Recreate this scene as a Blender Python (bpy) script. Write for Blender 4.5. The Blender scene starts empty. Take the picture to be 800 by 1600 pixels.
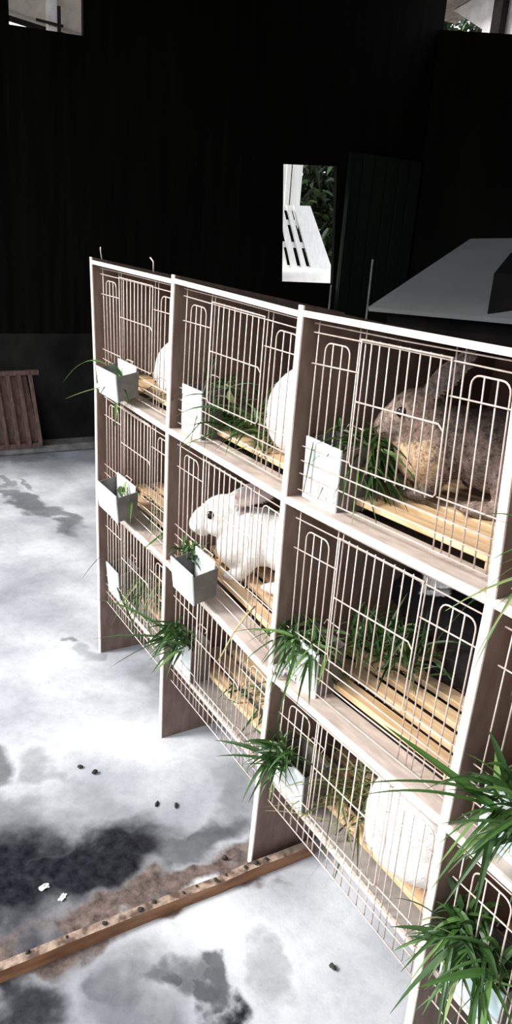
import bpy, bmesh, math, random
from mathutils import Vector, Matrix, Quaternion

scene = bpy.context.scene
COL = scene.collection
V = Vector

# ------------------------------------------------------------------ helpers
def finish(name, bm, mat, parent=None, smooth=False):
    me = bpy.data.meshes.new(name)
    bm.normal_update()
    bm.to_mesh(me)
    bm.free()
    if mat: me.materials.append(mat)
    if smooth:
        for p in me.polygons: p.use_smooth = True
    o = bpy.data.objects.new(name, me)
    COL.objects.link(o)
    if parent: o.parent = parent
    return o

def tag(o, label, cat, group=None, kind=None):
    o['label'] = label
    o['category'] = cat
    if group: o['group'] = group
    if kind: o['kind'] = kind
    return o

def struct(o):
    o['kind'] = 'structure'
    return o

def empty(name, loc=(0, 0, 0), rz=0.0):
    o = bpy.data.objects.new(name, None)
    o.empty_display_size = 0.05
    COL.objects.link(o)
    o.location = loc
    o.rotation_euler = (0, 0, rz)
    return o

def box(bm, x0, x1, y0, y1, z0, z1):
    v = [bm.verts.new((x, y, z)) for x in (x0, x1) for y in (y0, y1) for z in (z0, z1)]
    for f in ((0, 1, 3, 2), (4, 6, 7, 5), (0, 4, 5, 1), (2, 3, 7, 6), (0, 2, 6, 4), (1, 5, 7, 3)):
        bm.faces.new([v[i] for i in f])

def hexa(bm, c):
    """c: 8 corners, first four one face loop, last four the opposite loop"""
    v = [bm.verts.new(p) for p in c]
    bm.faces.new(v[0:4][::-1]); bm.faces.new(v[4:8])
    for i in range(4):
        j = (i + 1) % 4
        bm.faces.new((v[i], v[j], v[4 + j], v[4 + i]))

def bar(bm, a, b, w, t, up=(0, 0, 1)):
    """rectangular bar from a to b, width w (side), thickness t (along up)"""
    a, b, up = V(a), V(b), V(up)
    d = (b - a).normalized()
    s = d.cross(up).normalized() * (w / 2)
    u = s.cross(d).normalized() * (t / 2)
    hexa(bm, [a - s - u, a + s - u, a + s + u, a - s + u, b - s - u, b + s - u, b + s + u, b - s + u])

def tube(bm, pts, r, n=5, r1=None):
    pts = [V(p) for p in pts]
    rings = []
    m = len(pts)
    for i, p in enumerate(pts):
        d = (pts[min(i + 1, m - 1)] - pts[max(i - 1, 0)]).normalized()
        ref = V((0, 1, 0)) if abs(d.y) < .8 else V((1, 0, 0))
        s = d.cross(ref).normalized(); u = d.cross(s).normalized()
        rr = r if r1 is None else r + (r1 - r) * i / (m - 1)
        rings.append([bm.verts.new(p + (s * math.cos(2 * math.pi * k / n) + u * math.sin(2 * math.pi * k / n)) * rr) for k in range(n)])
    for i in range(m - 1):
        for k in range(n):
            bm.faces.new((rings[i][k], rings[i][(k + 1) % n], rings[i + 1][(k + 1) % n], rings[i + 1][k]))
    bm.faces.new(rings[0][::-1]); bm.faces.new(rings[-1])

def bevel(bm, w, seg=1):
    bmesh.ops.bevel(bm, geom=list(bm.edges), offset=w, segments=seg, affect='EDGES', clamp_overlap=True)

# ------------------------------------------------------------------ materials
def newmat(name):
    m = bpy.data.materials.new(name)
    m.use_nodes = True
    nt = m.node_tree
    return m, nt, nt.nodes['Principled BSDF']

def ramp(nt, fac, stops):
    r = nt.nodes.new('ShaderNodeValToRGB')
    e = r.color_ramp.elements
    while len(e) < len(stops): e.new(0.5)
    for k, (p, c) in enumerate(stops):
        e[k].position = p
        e[k].color = (*c, 1)
    nt.links.new(fac, r.inputs[0])
    return r.outputs[0]

def noise(nt, scale, detail=4, rough=.55, vec=None, dist=0.0, stretch=None):
    n = nt.nodes.new('ShaderNodeTexNoise')
    n.inputs['Scale'].default_value = scale
    n.inputs['Detail'].default_value = detail
    n.inputs['Roughness'].default_value = rough
    n.inputs['Distortion'].default_value = dist
    if vec is None:
        tc = nt.nodes.new('ShaderNodeTexCoord'); vec = tc.outputs['Object']
    if stretch:
        mp = nt.nodes.new('ShaderNodeMapping')
        mp.inputs['Scale'].default_value = stretch
        nt.links.new(vec, mp.inputs['Vector']); vec = mp.outputs[0]
    nt.links.new(vec, n.inputs['Vector'])
    return n.outputs['Fac']

def bump(nt, bs, h, strength=.3, dist=.004):
    b = nt.nodes.new('ShaderNodeBump')
    b.inputs['Strength'].default_value = strength
    b.inputs['Distance'].default_value = dist
    nt.links.new(h, b.inputs['Height'])
    nt.links.new(b.outputs[0], bs.inputs['Normal'])

def mat(name, c0, c1, scale=20, rough=.7, stretch=None, metal=0.0, bmp=.2, lo=.35, hi=.65, spec=.5):
    m, nt, bs = newmat(name)
    f = noise(nt, scale, stretch=stretch)
    nt.links.new(ramp(nt, f, [(lo, c0), (hi, c1)]), bs.inputs['Base Color'])
    bs.inputs['Roughness'].default_value = rough
    bs.inputs['Metallic'].default_value = metal
    bs.inputs['Specular IOR Level'].default_value = spec
    if bmp: bump(nt, bs, f, bmp)
    return m

M = {}
M['panel'] = mat('brown_laminate', (.135, .085, .066), (.20, .135, .106), 14, .6, (1, 3, 1))
M['edge'] = mat('pale_board_edge', (.80, .69, .61), (.92, .82, .74), 60, .6)
M['top'] = mat('dark_top_boards', (.010, .006, .005), (.026, .015, .012), 9, .9, (1, 3, 1), spec=.1)  # top boards, much darker than the shelves and dividers
M['muck'] = mat('dark_dung_tray', (.020, .014, .010), (.060, .042, .030), 30, .9)
M['shelf'] = mat('tan_shelf_board', (.44, .36, .315), (.60, .51, .455), 18, .55, (1, 3, 1))
M['tray'] = mat('grey_tray', (.27, .25, .235), (.38, .35, .33), 12, .5)
M['back'] = mat('dark_brown_backboard', (.135, .062, .044), (.21, .105, .078), 10, .7, (1, 1, 4))
M['wire'] = mat('galvanised_wire', (.62, .50, .44), (.80, .68, .61), 90, .42, metal=.25, bmp=0)
M['slat'] = mat('bamboo_slats', (.60, .38, .19), (.84, .60, .37), 24, .55, (.25, 5, 2))
M['plastic'] = mat('pale_blue_plastic', (.56, .69, .73), (.68, .80, .82), 30, .4, bmp=.05)
M['plasticw'] = mat('whitish_plastic', (.74, .79, .80), (.84, .88, .88), 30, .4, bmp=.05)
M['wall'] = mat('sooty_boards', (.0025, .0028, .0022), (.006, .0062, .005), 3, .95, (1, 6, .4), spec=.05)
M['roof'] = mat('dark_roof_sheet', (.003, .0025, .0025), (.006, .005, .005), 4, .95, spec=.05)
M['greendark'] = mat('dark_green_board', (.006, .009, .007), (.013, .017, .013), 5, .8, (1, 1, .3), spec=.2)
M['blackwood'] = mat('dark_shadow_board', (.006, .005, .005), (.012, .010, .009), 8, .9, spec=.1)
M['sheet'] = mat('dull_grey_sheet', (.18, .18, .175), (.22, .22, .215), 3, .7, bmp=.03)
M['feedgrey'] = mat('grey_feed_metal', (.105, .098, .09), (.16, .15, .14), 30, .5, bmp=.05)
M['bounce_band'] = mat('wall_bounce_light', (.008, .008, .0072), (.026, .025, .023), 4, .95, spec=.1)  # paler grey paints light bounced onto the foot of the far wall
M['kerb'] = mat('old_concrete', (.16, .145, .135), (.30, .28, .265), 14, .85)
M['redwood'] = mat('weathered_red_wood', (.095, .050, .040), (.19, .115, .095), 20, .8, (4, 4, .5))
M['beam_side'] = mat('orange_brown_beam', (.15, .062, .026), (.30, .145, .068), 18, .6, (3, .5, 3))
M['beam_top'] = mat('dirty_beam_top', (.10, .062, .045), (.42, .31, .24), 38, .8, lo=.40, hi=.60)
M['crumb'] = mat('black_dirt', (.010, .009, .009), (.045, .038, .034), 80, .8)
M['white_paint'] = mat('white_paint', (.84, .81, .79), (.93, .91, .89), 10, .7, (6, 6, .4))
M['whitestone'] = mat('white_plaster', (.80, .77, .74), (.92, .90, .88), 8, .8)
M['galv'] = mat('grey_awning', (.34, .31, .30), (.50, .47, .46), 9, .7)
M['bark'] = mat('bark', (.06, .045, .03), (.12, .09, .06), 30, .9)
M['ground'] = mat('bare_ground', (.20, .17, .13), (.34, .30, .24), 4, .9)
M['hay'] = mat('dry_stalk', (.36, .29, .14), (.55, .47, .27), 60, .8)
M['scrap'] = mat('white_scrap', (.80, .78, .77), (.92, .91, .90), 40, .6)

def leafmat(name, stops):
    m, nt, bs = newmat(name)
    a = nt.nodes.new('ShaderNodeAttribute'); a.attribute_name = 'tint'
    c = ramp(nt, a.outputs['Fac'], stops)
    nt.links.new(c, bs.inputs['Base Color'])
    bs.inputs['Roughness'].default_value = .45
    tr = nt.nodes.new('ShaderNodeBsdfTranslucent')
    nt.links.new(c, tr.inputs['Color'])
    mx = nt.nodes.new('ShaderNodeMixShader'); mx.inputs[0].default_value = .25
    nt.links.new(bs.outputs[0], mx.inputs[1]); nt.links.new(tr.outputs[0], mx.inputs[2])
    nt.links.new(mx.outputs[0], nt.nodes['Material Output'].inputs['Surface'])
    return m
M['grass'] = leafmat('grass_blades', [(0, (.022, .060, .012)), (.55, (.060, .150, .030)), (.85, (.16, .27, .075)), (1, (.38, .42, .20))])
M['drygrass'] = leafmat('wilted_stalks', [(0, (.05, .075, .02)), (.5, (.14, .16, .05)), (1, (.40, .36, .17))])
M['leaf'] = leafmat('tree_leaves', [(0, (.008, .018, .005)), (.7, (.025, .06, .014)), (1, (.10, .17, .05))])

def coatmat(name, spread, scale, rough=.85):
    m, nt, bs = newmat(name)
    a = nt.nodes.new('ShaderNodeAttribute'); a.attribute_name = 'coat'
    n = noise(nt, scale, 5, .7)
    r = ramp(nt, n, [(.3, (1 - spread,) * 3), (.7, (1 + spread,) * 3)])
    mx = nt.nodes.new('ShaderNodeMixRGB'); mx.blend_type = 'MULTIPLY'; mx.inputs[0].default_value = 1
    nt.links.new(a.outputs['Color'], mx.inputs[1]); nt.links.new(r, mx.inputs[2])
    nt.links.new(mx.outputs[0], bs.inputs['Base Color'])
    bs.inputs['Roughness'].default_value = rough
    bs.inputs['Specular IOR Level'].default_value = .15
    bump(nt, bs, noise(nt, scale * 2.2, 4, .7), .5, .004)
    return m
M['coat_white'] = coatmat('white_fur', .05, 60)
M['coat_brown'] = coatmat('agouti_fur', .85, 95)
M['coat_black'] = coatmat('black_fur', .4, 70)
m, nt, bs = newmat('hair_strands')
a_ = nt.nodes.new('ShaderNodeAttribute'); a_.attribute_name = 'coat'
nt.links.new(a_.outputs['Color'], bs.inputs['Base Color']); bs.inputs['Roughness'].default_value = .7; bs.inputs['Specular IOR Level'].default_value = .2
M['hair'] = m
m, nt, bs = newmat('dark_eye'); bs.inputs['Base Color'].default_value = (.012, .007, .006, 1); bs.inputs['Roughness'].default_value = .08
M['eye'] = m

# concrete floor with stains
def floor_material():
    m, nt, bs = newmat('stained_wet_concrete')
    L = nt.links
    tc = nt.nodes.new('ShaderNodeTexCoord')
    pos = tc.outputs['Object']
    # distorted position
    nz = nt.nodes.new('ShaderNodeTexNoise'); nz.inputs['Scale'].default_value = 6; nz.inputs['Detail'].default_value = 5
    L.new(pos, nz.inputs['Vector'])
    sub = nt.nodes.new('ShaderNodeVectorMath'); sub.operation = 'SUBTRACT'; sub.inputs[1].default_value = (.5, .5, .5)
    L.new(nz.outputs['Color'], sub.inputs[0])
    sc = nt.nodes.new('ShaderNodeVectorMath'); sc.operation = 'MULTIPLY'; sc.inputs[1].default_value = (.34, .34, 0)
    L.new(sub.outputs[0], sc.inputs[0])
    ad = nt.nodes.new('ShaderNodeVectorMath'); ad.operation = 'ADD'
    L.new(pos, ad.inputs[0]); L.new(sc.outputs[0], ad.inputs[1])
    dpos = ad.outputs[0]
    def ell(cx, cy, rx, ry, amp, soft=1.0, ang=0.0):
        mp = nt.nodes.new('ShaderNodeMapping'); mp.vector_type = 'TEXTURE'
        mp.inputs['Location'].default_value = (cx, cy, 0)
        mp.inputs['Rotation'].default_value = (0, 0, ang)
        mp.inputs['Scale'].default_value = (rx, ry, 1000)
        L.new(dpos, mp.inputs['Vector'])
        ln = nt.nodes.new('ShaderNodeVectorMath'); ln.operation = 'LENGTH'
        L.new(mp.outputs[0], ln.inputs[0])
        mr = nt.nodes.new('ShaderNodeMapRange'); mr.interpolation_type = 'SMOOTHSTEP'
        mr.inputs['From Min'].default_value = 1 + soft / 2; mr.inputs['From Max'].default_value = 1 - soft / 2
        mr.inputs['To Max'].default_value = amp
        L.new(ln.outputs['Value'], mr.inputs['Value'])
        return mr.outputs[0]
    def add(a, b, op='MAXIMUM'):
        n = nt.nodes.new('ShaderNodeMath'); n.operation = op
        L.new(a, n.inputs[0]); L.new(b, n.inputs[1]); return n.outputs[0]
    dark = None
    for e in STAINS_AND_GREYS:
        v = ell(*e)
        dark = v if dark is None else add(dark, v)
    mud = None
    for e in MUD:
        v = ell(*e)
        mud = v if mud is None else add(mud, v)
    n1 = noise(nt, 3.0, 4, .5, vec=pos)
    n2 = noise(nt, 38, 5, .7, vec=pos)
    base = ramp(nt, n1, [(.33, (.315, .33, .36)), (.47, (.455, .468, .50)), (.64, (.66, .675, .70))])
    def mix(f, a, b, bt='MIX'):
        n = nt.nodes.new('ShaderNodeMixRGB'); n.blend_type = bt
        if isinstance(f, float): n.inputs[0].default_value = f
        else: L.new(f, n.inputs[0])
        for k, x in ((1, a), (2, b)):
            if isinstance(x, tuple): n.inputs[k].default_value = (*x, 1)
            else: L.new(x, n.inputs[k])
        return n.outputs[0]
    sp = ramp(nt, n2, [(.30, (.86, .86, .87)), (.55, (1, 1, 1))])
    c = mix(1.0, base, sp, 'MULTIPLY')
    dcol = ramp(nt, n2, [(.35, (.006, .006, .009)), (.7, (.030, .031, .040))])
    c = mix(dark, c, dcol)
    c = mix(mud, c, ramp(nt, n2, [(.35, (.060, .043, .038)), (.65, (.20, .152, .135))]))
    L.new(c, bs.inputs['Base Color'])
    rr = nt.nodes.new('ShaderNodeMapRange'); rr.inputs['To Min'].default_value = .55; rr.inputs['To Max'].default_value = .30
    L.new(dark, rr.inputs['Value']); L.new(rr.outputs[0], bs.inputs['Roughness'])
    bs.inputs['Specular IOR Level'].default_value = .18
    bump(nt, bs, n2, .25, .004)
    return m
STAINS_AND_GREYS = [(.78, -.49, .22, .19, 1.0), (.855, -.30, .115, .19, 1.0), (.89, -.09, .06, .14, .78, .8), (.70, -.56, .30, .12, 1.0, .8),
          (.64, -.42, .10, .10, .55, .9), (.46, -.40, .06, .06, .7, .9), (.52, -.27, .07, .05, .40, 1.0),
          (.68, -.22, .10, .07, .30, 1.2),
          (1.09, -.53, .075, .08, .95), (1.13, -.33, .085, .07, .55, 1.3), (1.15, -.26, .03, .035, .7, 1.3), (1.225, -.215, .032, .034, 1.0, .8), (1.165, -.235, .03, .022, .8, .9), (1.10, -.36, .05, .03, .6, 1.0),
          (1.18, -.36, .09, .09, .45, 1.0), (1.20, -.12, .05, .03, .35, 1.0),
          (.26, .10, .10, .07, .32, 1.0), (.05, -.05, .05, .03, .35, 1.0), (-.04, -.05, .03, .02, .55, .9),  # first ellipse: soft grey patch under the far end cage
          (-1.15, .19, .22, .055, .62, .8, .25), (-1.42, .12, .25, .05, .66, .8, .25), (-1.75, .10, .18, .03, .5, .9, .2), (-1.62, .20, .10, .02, .5, .9),
          (.80, .06, .12, .05, .38, 1.0)]
MUD = [(.982, -.22, .034, .36, 1.0, .9), (.985, -.62, .036, .25, 1.0, .9), (-2.10, .30, .10, .22, .55, .8)]
M['floor'] = floor_material()

# ------------------------------------------------------------------ setting
ROOFZ = lambda y: 2.35 + (y + .95) * .185
bm = bmesh.new(); box(bm, -2.4, 3.4, -.98, 3.2, -.12, 0)
floor = struct(finish('floor', bm, M['floor']))
bm = bmesh.new(); box(bm, -30, 30, -30, 30, -.32, -.13)
ground = struct(finish('ground', bm, M['ground']))

def wall_prism(bm, quads, axis, a, b):
    """extruded polygons: axis 0 -> quads in (y,z) between x=a..b, axis 1 -> quads in (x,z) between y=a..b"""
    for q in quads:
        if axis == 0: c = [(a, p[0], p[1]) for p in q] + [(b, p[0], p[1]) for p in q]
        else: c = [(p[0], a, p[1]) for p in q] + [(p[0], b, p[1]) for p in q]
        hexa(bm, c)

# far wall, x = -2.3, with the window opening and the gap under the eaves
w = [(1.991, 1.681), (2.396, 1.708), (2.453, .989), (2.048, .988)]
yb0, yb1 = .362, .733
Y0, Y1 = -.95, 3.13
rz = lambda y: ROOFZ(y) + .02
quads = [[(Y0, 0), (yb0, 0), (yb0, rz(yb0)), (Y0, rz(Y0))],
         [(yb0, 0), (yb1, 0), (yb1, 2.148), (yb0, 2.134)],
         [(yb0, 2.33), (yb1, 2.36), (yb1, rz(yb1)), (yb0, rz(yb0))],
         [(yb1, 0), (2.048, 0), (2.048, .988), (yb1, .988)],
         [(yb1, .988), (2.048, .988), (1.991, 1.681), (yb1, 1.681)],
         [(yb1, 1.681), (1.991, 1.681), (1.991, rz(1.991)), (yb1, rz(yb1))],
         [(2.048, 0), (2.453, 0), (2.453, .989), (2.048, .988)],
         [(1.991, 1.681), (2.396, 1.708), (2.396, rz(2.396)), (1.991, rz(1.991))],
         [(2.453, 0), (Y1, 0), (Y1, .989), (2.453, .989)],
         [(2.453, .989), (Y1, .989), (Y1, 1.708), (2.396, 1.708)],
         [(2.396, 1.708), (Y1, 1.708), (Y1, rz(Y1)), (2.396, rz(2.396))]]
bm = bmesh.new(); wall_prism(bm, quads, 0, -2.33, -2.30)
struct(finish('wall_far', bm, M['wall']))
# back wall, y = 3.1, with an opening high up next to the corner
quads = [[(-2.3, 0), (3.3, 0), (3.3, 2.40), (-2.3, 2.40)],
         [(-2.3, 2.40), (-1.4, 2.40), (-1.4, 2.41), (-2.3, 2.588)],
         [(-2.3, 2.86), (-1.4, 2.86), (-1.4, 3.15), (-2.3, 3.15)],
         [(-1.4, 2.40), (3.3, 2.40), (3.3, 3.15), (-1.4, 3.15)]]
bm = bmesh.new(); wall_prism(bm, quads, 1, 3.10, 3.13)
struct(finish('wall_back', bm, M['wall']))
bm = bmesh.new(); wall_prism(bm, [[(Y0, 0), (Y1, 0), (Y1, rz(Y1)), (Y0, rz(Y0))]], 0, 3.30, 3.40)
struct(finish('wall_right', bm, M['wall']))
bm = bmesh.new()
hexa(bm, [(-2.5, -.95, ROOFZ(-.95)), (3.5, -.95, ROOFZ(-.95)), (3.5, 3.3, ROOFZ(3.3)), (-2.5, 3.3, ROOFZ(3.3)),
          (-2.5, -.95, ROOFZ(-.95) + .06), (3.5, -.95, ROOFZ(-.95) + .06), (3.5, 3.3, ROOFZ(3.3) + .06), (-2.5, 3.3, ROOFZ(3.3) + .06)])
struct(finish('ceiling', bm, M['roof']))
# low kerb along the foot of the far wall
bm = bmesh.new()
hexa(bm, [(-2.3, -.9, 0), (-2.13, -.9, 0), (-2.15, 1.6, 0), (-2.3, 1.6, 0), (-2.3, -.9, .045), (-2.135, -.9, .045), (-2.16, 1.6, .04), (-2.3, 1.6, .04)])
bevel(bm, .012)
struct(finish('trim_1', bm, M['kerb']))

bm = bmesh.new(); box(bm, -2.2995, -2.288, -.9, .86, .03, .655); bevel(bm, .003)  # added thin slab, its lighter colour stands for bounce light on the wall
struct(finish('bounce_light_far', bm, M['bounce_band']))
# dark board beside the window, at the corner
bm = bmesh.new(); box(bm, -2.295, -2.27, 2.475, 3.07, .0, 1.80)
for k in range(6):
    y = 2.475 + .1 * k
    box(bm, -2.272, -2.262, y + .005, y + .09, .02, 1.78)
tag(finish('dark_board_door', bm, M['greendark']), 'dark greenish board door against the far wall, right of the bright window', 'door')

# ------------------------------------------------------------------ rabbit hutch
NX = [[-.022, .012, .022, .045], [.506, .499, .505, .512], [.996, .992, .997, .982], [1.443, 1.463, 1.457, 1.465], [1.93, 1.93, 1.93, 1.93]]
NZ = [[1.156, .826, .504], [1.149, .817, .497], [1.138, .817, .466], [1.145, .840, .493], [1.152, .850, .505]]
TH = .014
DEPTH = .45
def divx(i, z):
    zs = [NZ[i][0], NZ[i][1], NZ[i][2], 0]
    for k in range(3):
        if z >= zs[k + 1] or k == 2:
            t = (z - zs[k + 1]) / (zs[k] - zs[k + 1])
            return NX[i][k + 1] + (NX[i][k] - NX[i][k + 1]) * t
def levz(n, x):
    """height of shelf line n (0 top, 1 A, 2 B, 3 bottom tray) at x"""
    if n == 3: return .212
    for i in range(4):
        if x <= NX[i + 1][n] or i == 3:
            t = (x - NX[i][n]) / (NX[i + 1][n] - NX[i][n])
            return NZ[i][n] + (NZ[i + 1][n] - NZ[i][n]) * t

hutch = empty('rabbit_hutch', (.95, .22, 0))
tag(hutch, 'long three-tier brown board rabbit hutch with wire-fronted cages on the stained floor', 'rabbit hutch')
HO = V(hutch.location)
def hpart(name, bm, m, parent=None, smooth=False):
    bmesh.ops.translate(bm, verts=bm.verts, vec=-HO)
    return finish(name, bm, m, parent or hutch, smooth)

fall = lambda k, y: (.070 * y / DEPTH if k == 0 and y > 0 else 0)
for i in range(5):
    zs = [NZ[i][0] + .004, NZ[i][1], NZ[i][2], 0]
    def prism(y0, y1, dx0, dx1):
        bm = bmesh.new()
        for k in range(3):
            a, b = zs[k], zs[k + 1]
            xa, xb = (divx(i, zs[0]) if k == 0 else NX[i][k]), NX[i][k + 1]
            hexa(bm, [(xb + dx0, y0, b), (xb + dx1, y0, b), (xb + dx1, y1, b), (xb + dx0, y1, b),
                      (xa + dx0, y0, a), (xa + dx1, y0, a), (xa + dx1, y1, a - fall(k, y1)), (xa + dx0, y1, a - fall(k, y1))])
        return bm
    d = hpart('divider', prism(0, DEPTH, -.003, .010), M['panel'])
    e = hpart('edge_strip', prism(-.003, 0, -.0035, .0105), M['edge'], d)
    e['label'] = 'pale front edge strip'

def shelf_bm(x0, x1, z0, z1, y0, y1, t, drop=0.0):
    bm = bmesh.new()
    hexa(bm, [(x0, y0, z0 - t / 2), (x1, y0, z1 - t / 2), (x1, y1, z1 - t / 2 - drop), (x0, y1, z0 - t / 2 - drop),
              (x0, y0, z0 + t / 2), (x1, y0, z1 + t / 2), (x1, y1, z1 + t / 2 - drop), (x0, y1, z0 + t / 2 - drop)])
    return bm
for c in range(4):
    for n in range(3):
        if n == 0:
            xa, xb = NX[c][0] + .010, NX[c + 1][0] - .003
            za, zb = NZ[c][0] - .008, NZ[c + 1][0] - .010
            b = hpart('top_board', shelf_bm(xa, xb, za, zb, .001, DEPTH, .009, .070), M['top'])
        else:
            xa, xb = NX[c][n] + .010, NX[c + 1][n] - .003
            za, zb = NZ[c][n], NZ[c + 1][n]
            b = hpart('shelf', shelf_bm(xa, xb, za, zb, .001, .060, .012), M['shelf'])
            hpart('dung_tray', shelf_bm(xa, xb, za - .018, zb - .018, .060, DEPTH, .008), M['muck'])
        e = hpart('edge_strip', shelf_bm(xa, xb, za, zb, -.003, .001, .0095 if n == 0 else .0115), M['edge'], b)
        e['label'] = 'pale front edge strip'
    xa, xb = divx(c, .212) + .010, divx(c + 1, .212) - .003
    b = hpart('tray', shelf_bm(xa, xb, .212, .212, .030, DEPTH, .010), M['tray'])
    e = hpart('edge_strip', shelf_bm(xa, xb, .212, .212, .0265, .030, .0125), M['edge'], b)
    e['label'] = 'pale front edge strip'
    # back board of the column
    bm = bmesh.new()
    box(bm, NX[c][1] + .0, NX[c + 1][1] + .0, DEPTH, DEPTH + .008, .19, 1.066)
    hpart('back_panel', bm, M['back'])

WR = .00125
WY = .018
def cage_quad(c, tier):
    """corners (x0b,x1b,z0,z1 bottom left/right ; x0t,x1t,zt0,zt1) of the wire front"""
    if tier == 2:
        zb0 = zb1 = .160
    else:
        zb0, zb1 = NZ[c][tier + 1] + .008, NZ[c + 1][tier + 1] + .008
    dz = .016 if tier == 0 else .010
    zt0, zt1 = NZ[c][tier] - dz, NZ[c + 1][tier] - dz
    return (divx(c, zb0) + .013, divx(c + 1, zb1) - .006, zb0, zb1, divx(c, zt0) + .013, divx(c + 1, zt1) - .006, zt0, zt1)
def mapper(c, tier, y=WY):
    x0b, x1b, zb0, zb1, x0t, x1t, zt0, zt1 = cage_quad(c, tier)
    def f(u, v, dy=0.0):
        U, W = u / .435, v / .31
        b = V((x0b + (x1b - x0b) * U, 0, zb0 + (zb1 - zb0) * U))
        t = V((x0t + (x1t - x0t) * U, 0, zt0 + (zt1 - zt0) * U))
        p = b.lerp(t, W)
        return V((p.x, y + dy, p.z))
    return f
def wire_front(c, tier, rnd):
    f = mapper(c, tier)
    bm = bmesh.new()
    jit = lambda s=.0012: rnd.uniform(-s, s)
    def ln(u0, v0, u1, v1, dy=0.0, bow=0.0, r=WR):
        tube(bm, [f(u0, v0, dy), f((u0 + u1) / 2 + jit(.0008), (v0 + v1) / 2 + bow, dy), f(u1, v1, dy)], r)
    # horizontals
    for v in (.304, .289): ln(.004, v, .431, v + jit(), bow=jit(.002))
    for v in (.012, .042, .066): ln(.002, v, .433, v + jit(), bow=jit(.003))
    ln(.002, .092, .128, .094); ln(.318, .094, .433, .096)
    ln(.006, .238, .128, .241); ln(.318, .241, .433, .243)
    # single uprights
    for u in (.015, .120, .134, .320, .336, .428):
        ln(u + jit(), .010, u + jit(), .308, .0026)
    for u0 in (.036, .350):
        # arch with two wires inside and one on each side
        w_ = .064
        top = .276
        pts = []
        rr = .014
        pts.append(f(u0, .012, .0026))
        for k in range(5):
            a = math.pi - k * math.pi / 8
            pts.append(f(u0 + rr + rr * math.cos(a), top - rr + rr * math.sin(a), .0026))
        for k in range(5):
            a = math.pi / 2 - k * math.pi / 8
            pts.append(f(u0 + w_ - rr + rr * math.cos(a), top - rr + rr * math.sin(a), .0026))
        pts.append(f(u0 + w_, .012, .0026))
        tube(bm, pts, WR * 1.1)
        for q in (.021, .043): ln(u0 + q, .012, u0 + q + jit(), top, .0026)
    if tier == 2:
        for k in range(8): ln(.150 + k * .0215, .012, .150 + k * .0215, .09, .0026)
    o = hpart('wire_front', bm, M['wire'], None, True)
    # the door: frame, bars and a middle rail, hung a little in front of the panel
    bm = bmesh.new()
    tilt = rnd.uniform(-.002, .002)
    d0, d1, vb, vt = .132, .318, .090, .293
    fr = [f(d0, vt, -.003), f(d0, vb + .008, -.003), f(d0 + .004, vb + tilt, -.003), f(d1 - .004, vb + tilt + .003, -.003), f(d1, vb + .008, -.003), f(d1, vt, -.003)]
    tube(bm, fr, WR); tube(bm, [f(d0 - .002, vt, -.003), f(d1 + .002, vt, -.003)], WR * 1.25)
    tube(bm, [f(d0, .196, -.003), f(d1 - .010, .199, -.003), f(d1, .190, -.003)], WR * 1.1)
    for k in range(1, 9):
        u = d0 + (d1 - d0) * k / 9 + jit()
        tube(bm, [f(u, vb + tilt - .004, -.0005), f(u + jit(), vt + .002, -.0005)], WR)
    hpart('door', bm, M['wire'], o, True)
    # short rods that hold the front to the side board
    for vv in (.275, .060):
        bm = bmesh.new()
        a = f(-.006, vv)
        tube(bm, [a + V((0, -.006, .014)), a + V((.001, -.007, -.014))], WR)
        hpart('wire_tie', bm, M['wire'], o, True)
rnd = random.Random(5)
for c in range(4):
    for tier in range(3):
        wire_front(c, tier, rnd)

SLATZ = {}
def slat_floor(c, tier):
    n = tier + 1
    if tier == 2:
        za = zb = .212 + .005
    else:
        za, zb = NZ[c][n] + .006, NZ[c + 1][n] + .006
    xa, xb = divx(c, za + .02) + .013, divx(c + 1, zb + .02) - .006
    bm = bmesh.new()
    y = .062 if tier < 2 else .072
    r = random.Random(c * 7 + tier)
    while y < .415:
        w_ = .0325 + r.uniform(-.002, .002)
        j = [r.uniform(-.0012, .0012) for _ in range(4)]
        hexa(bm, [(xa, y + j[0], za + .009), (xb, y + j[1], zb + .009), (xb, y + w_ + j[1], zb + .009), (xa, y + w_ + j[0], za + .009),
                  (xa, y + j[0], za + .021), (xb, y + j[1], zb + .021), (xb, y + w_ + j[1], zb + .021), (xa, y + w_ + j[0], za + .021)])
        y += .050
    # two runners under the slats
    for t in (.12, .88):
        x = xa + (xb - xa) * t; z = za + (zb - za) * t
        box(bm, x - .012, x + .012, .066 if tier < 2 else .076, .41, z + (-.0195 if tier < 2 else .0005), z + .0095)
    bevel(bm, .0018)
    hpart('slat_floor', bm, M['slat'])
for c in range(4):
    for tier in range(3): slat_floor(c, tier)
def slatz(x, tier):
    return (levz(tier + 1, x) + .006 if tier < 2 else .217) + .021

# small wire ends sticking up from the top of the far divider
for pts in ([(divx(0, 1.15) + .004, .03, 1.145), (divx(0, 1.15) + .003, .025, 1.178), (divx(0, 1.15) + .006, .024, 1.186)], [(.33, .03, 1.147), (.332, .028, 1.170), (.318, .026, 1.178)]):
    bm = bmesh.new()
    tube(bm, pts, .0018)
    hpart('wire_hook', bm, M['wire'], None, True)

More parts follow.
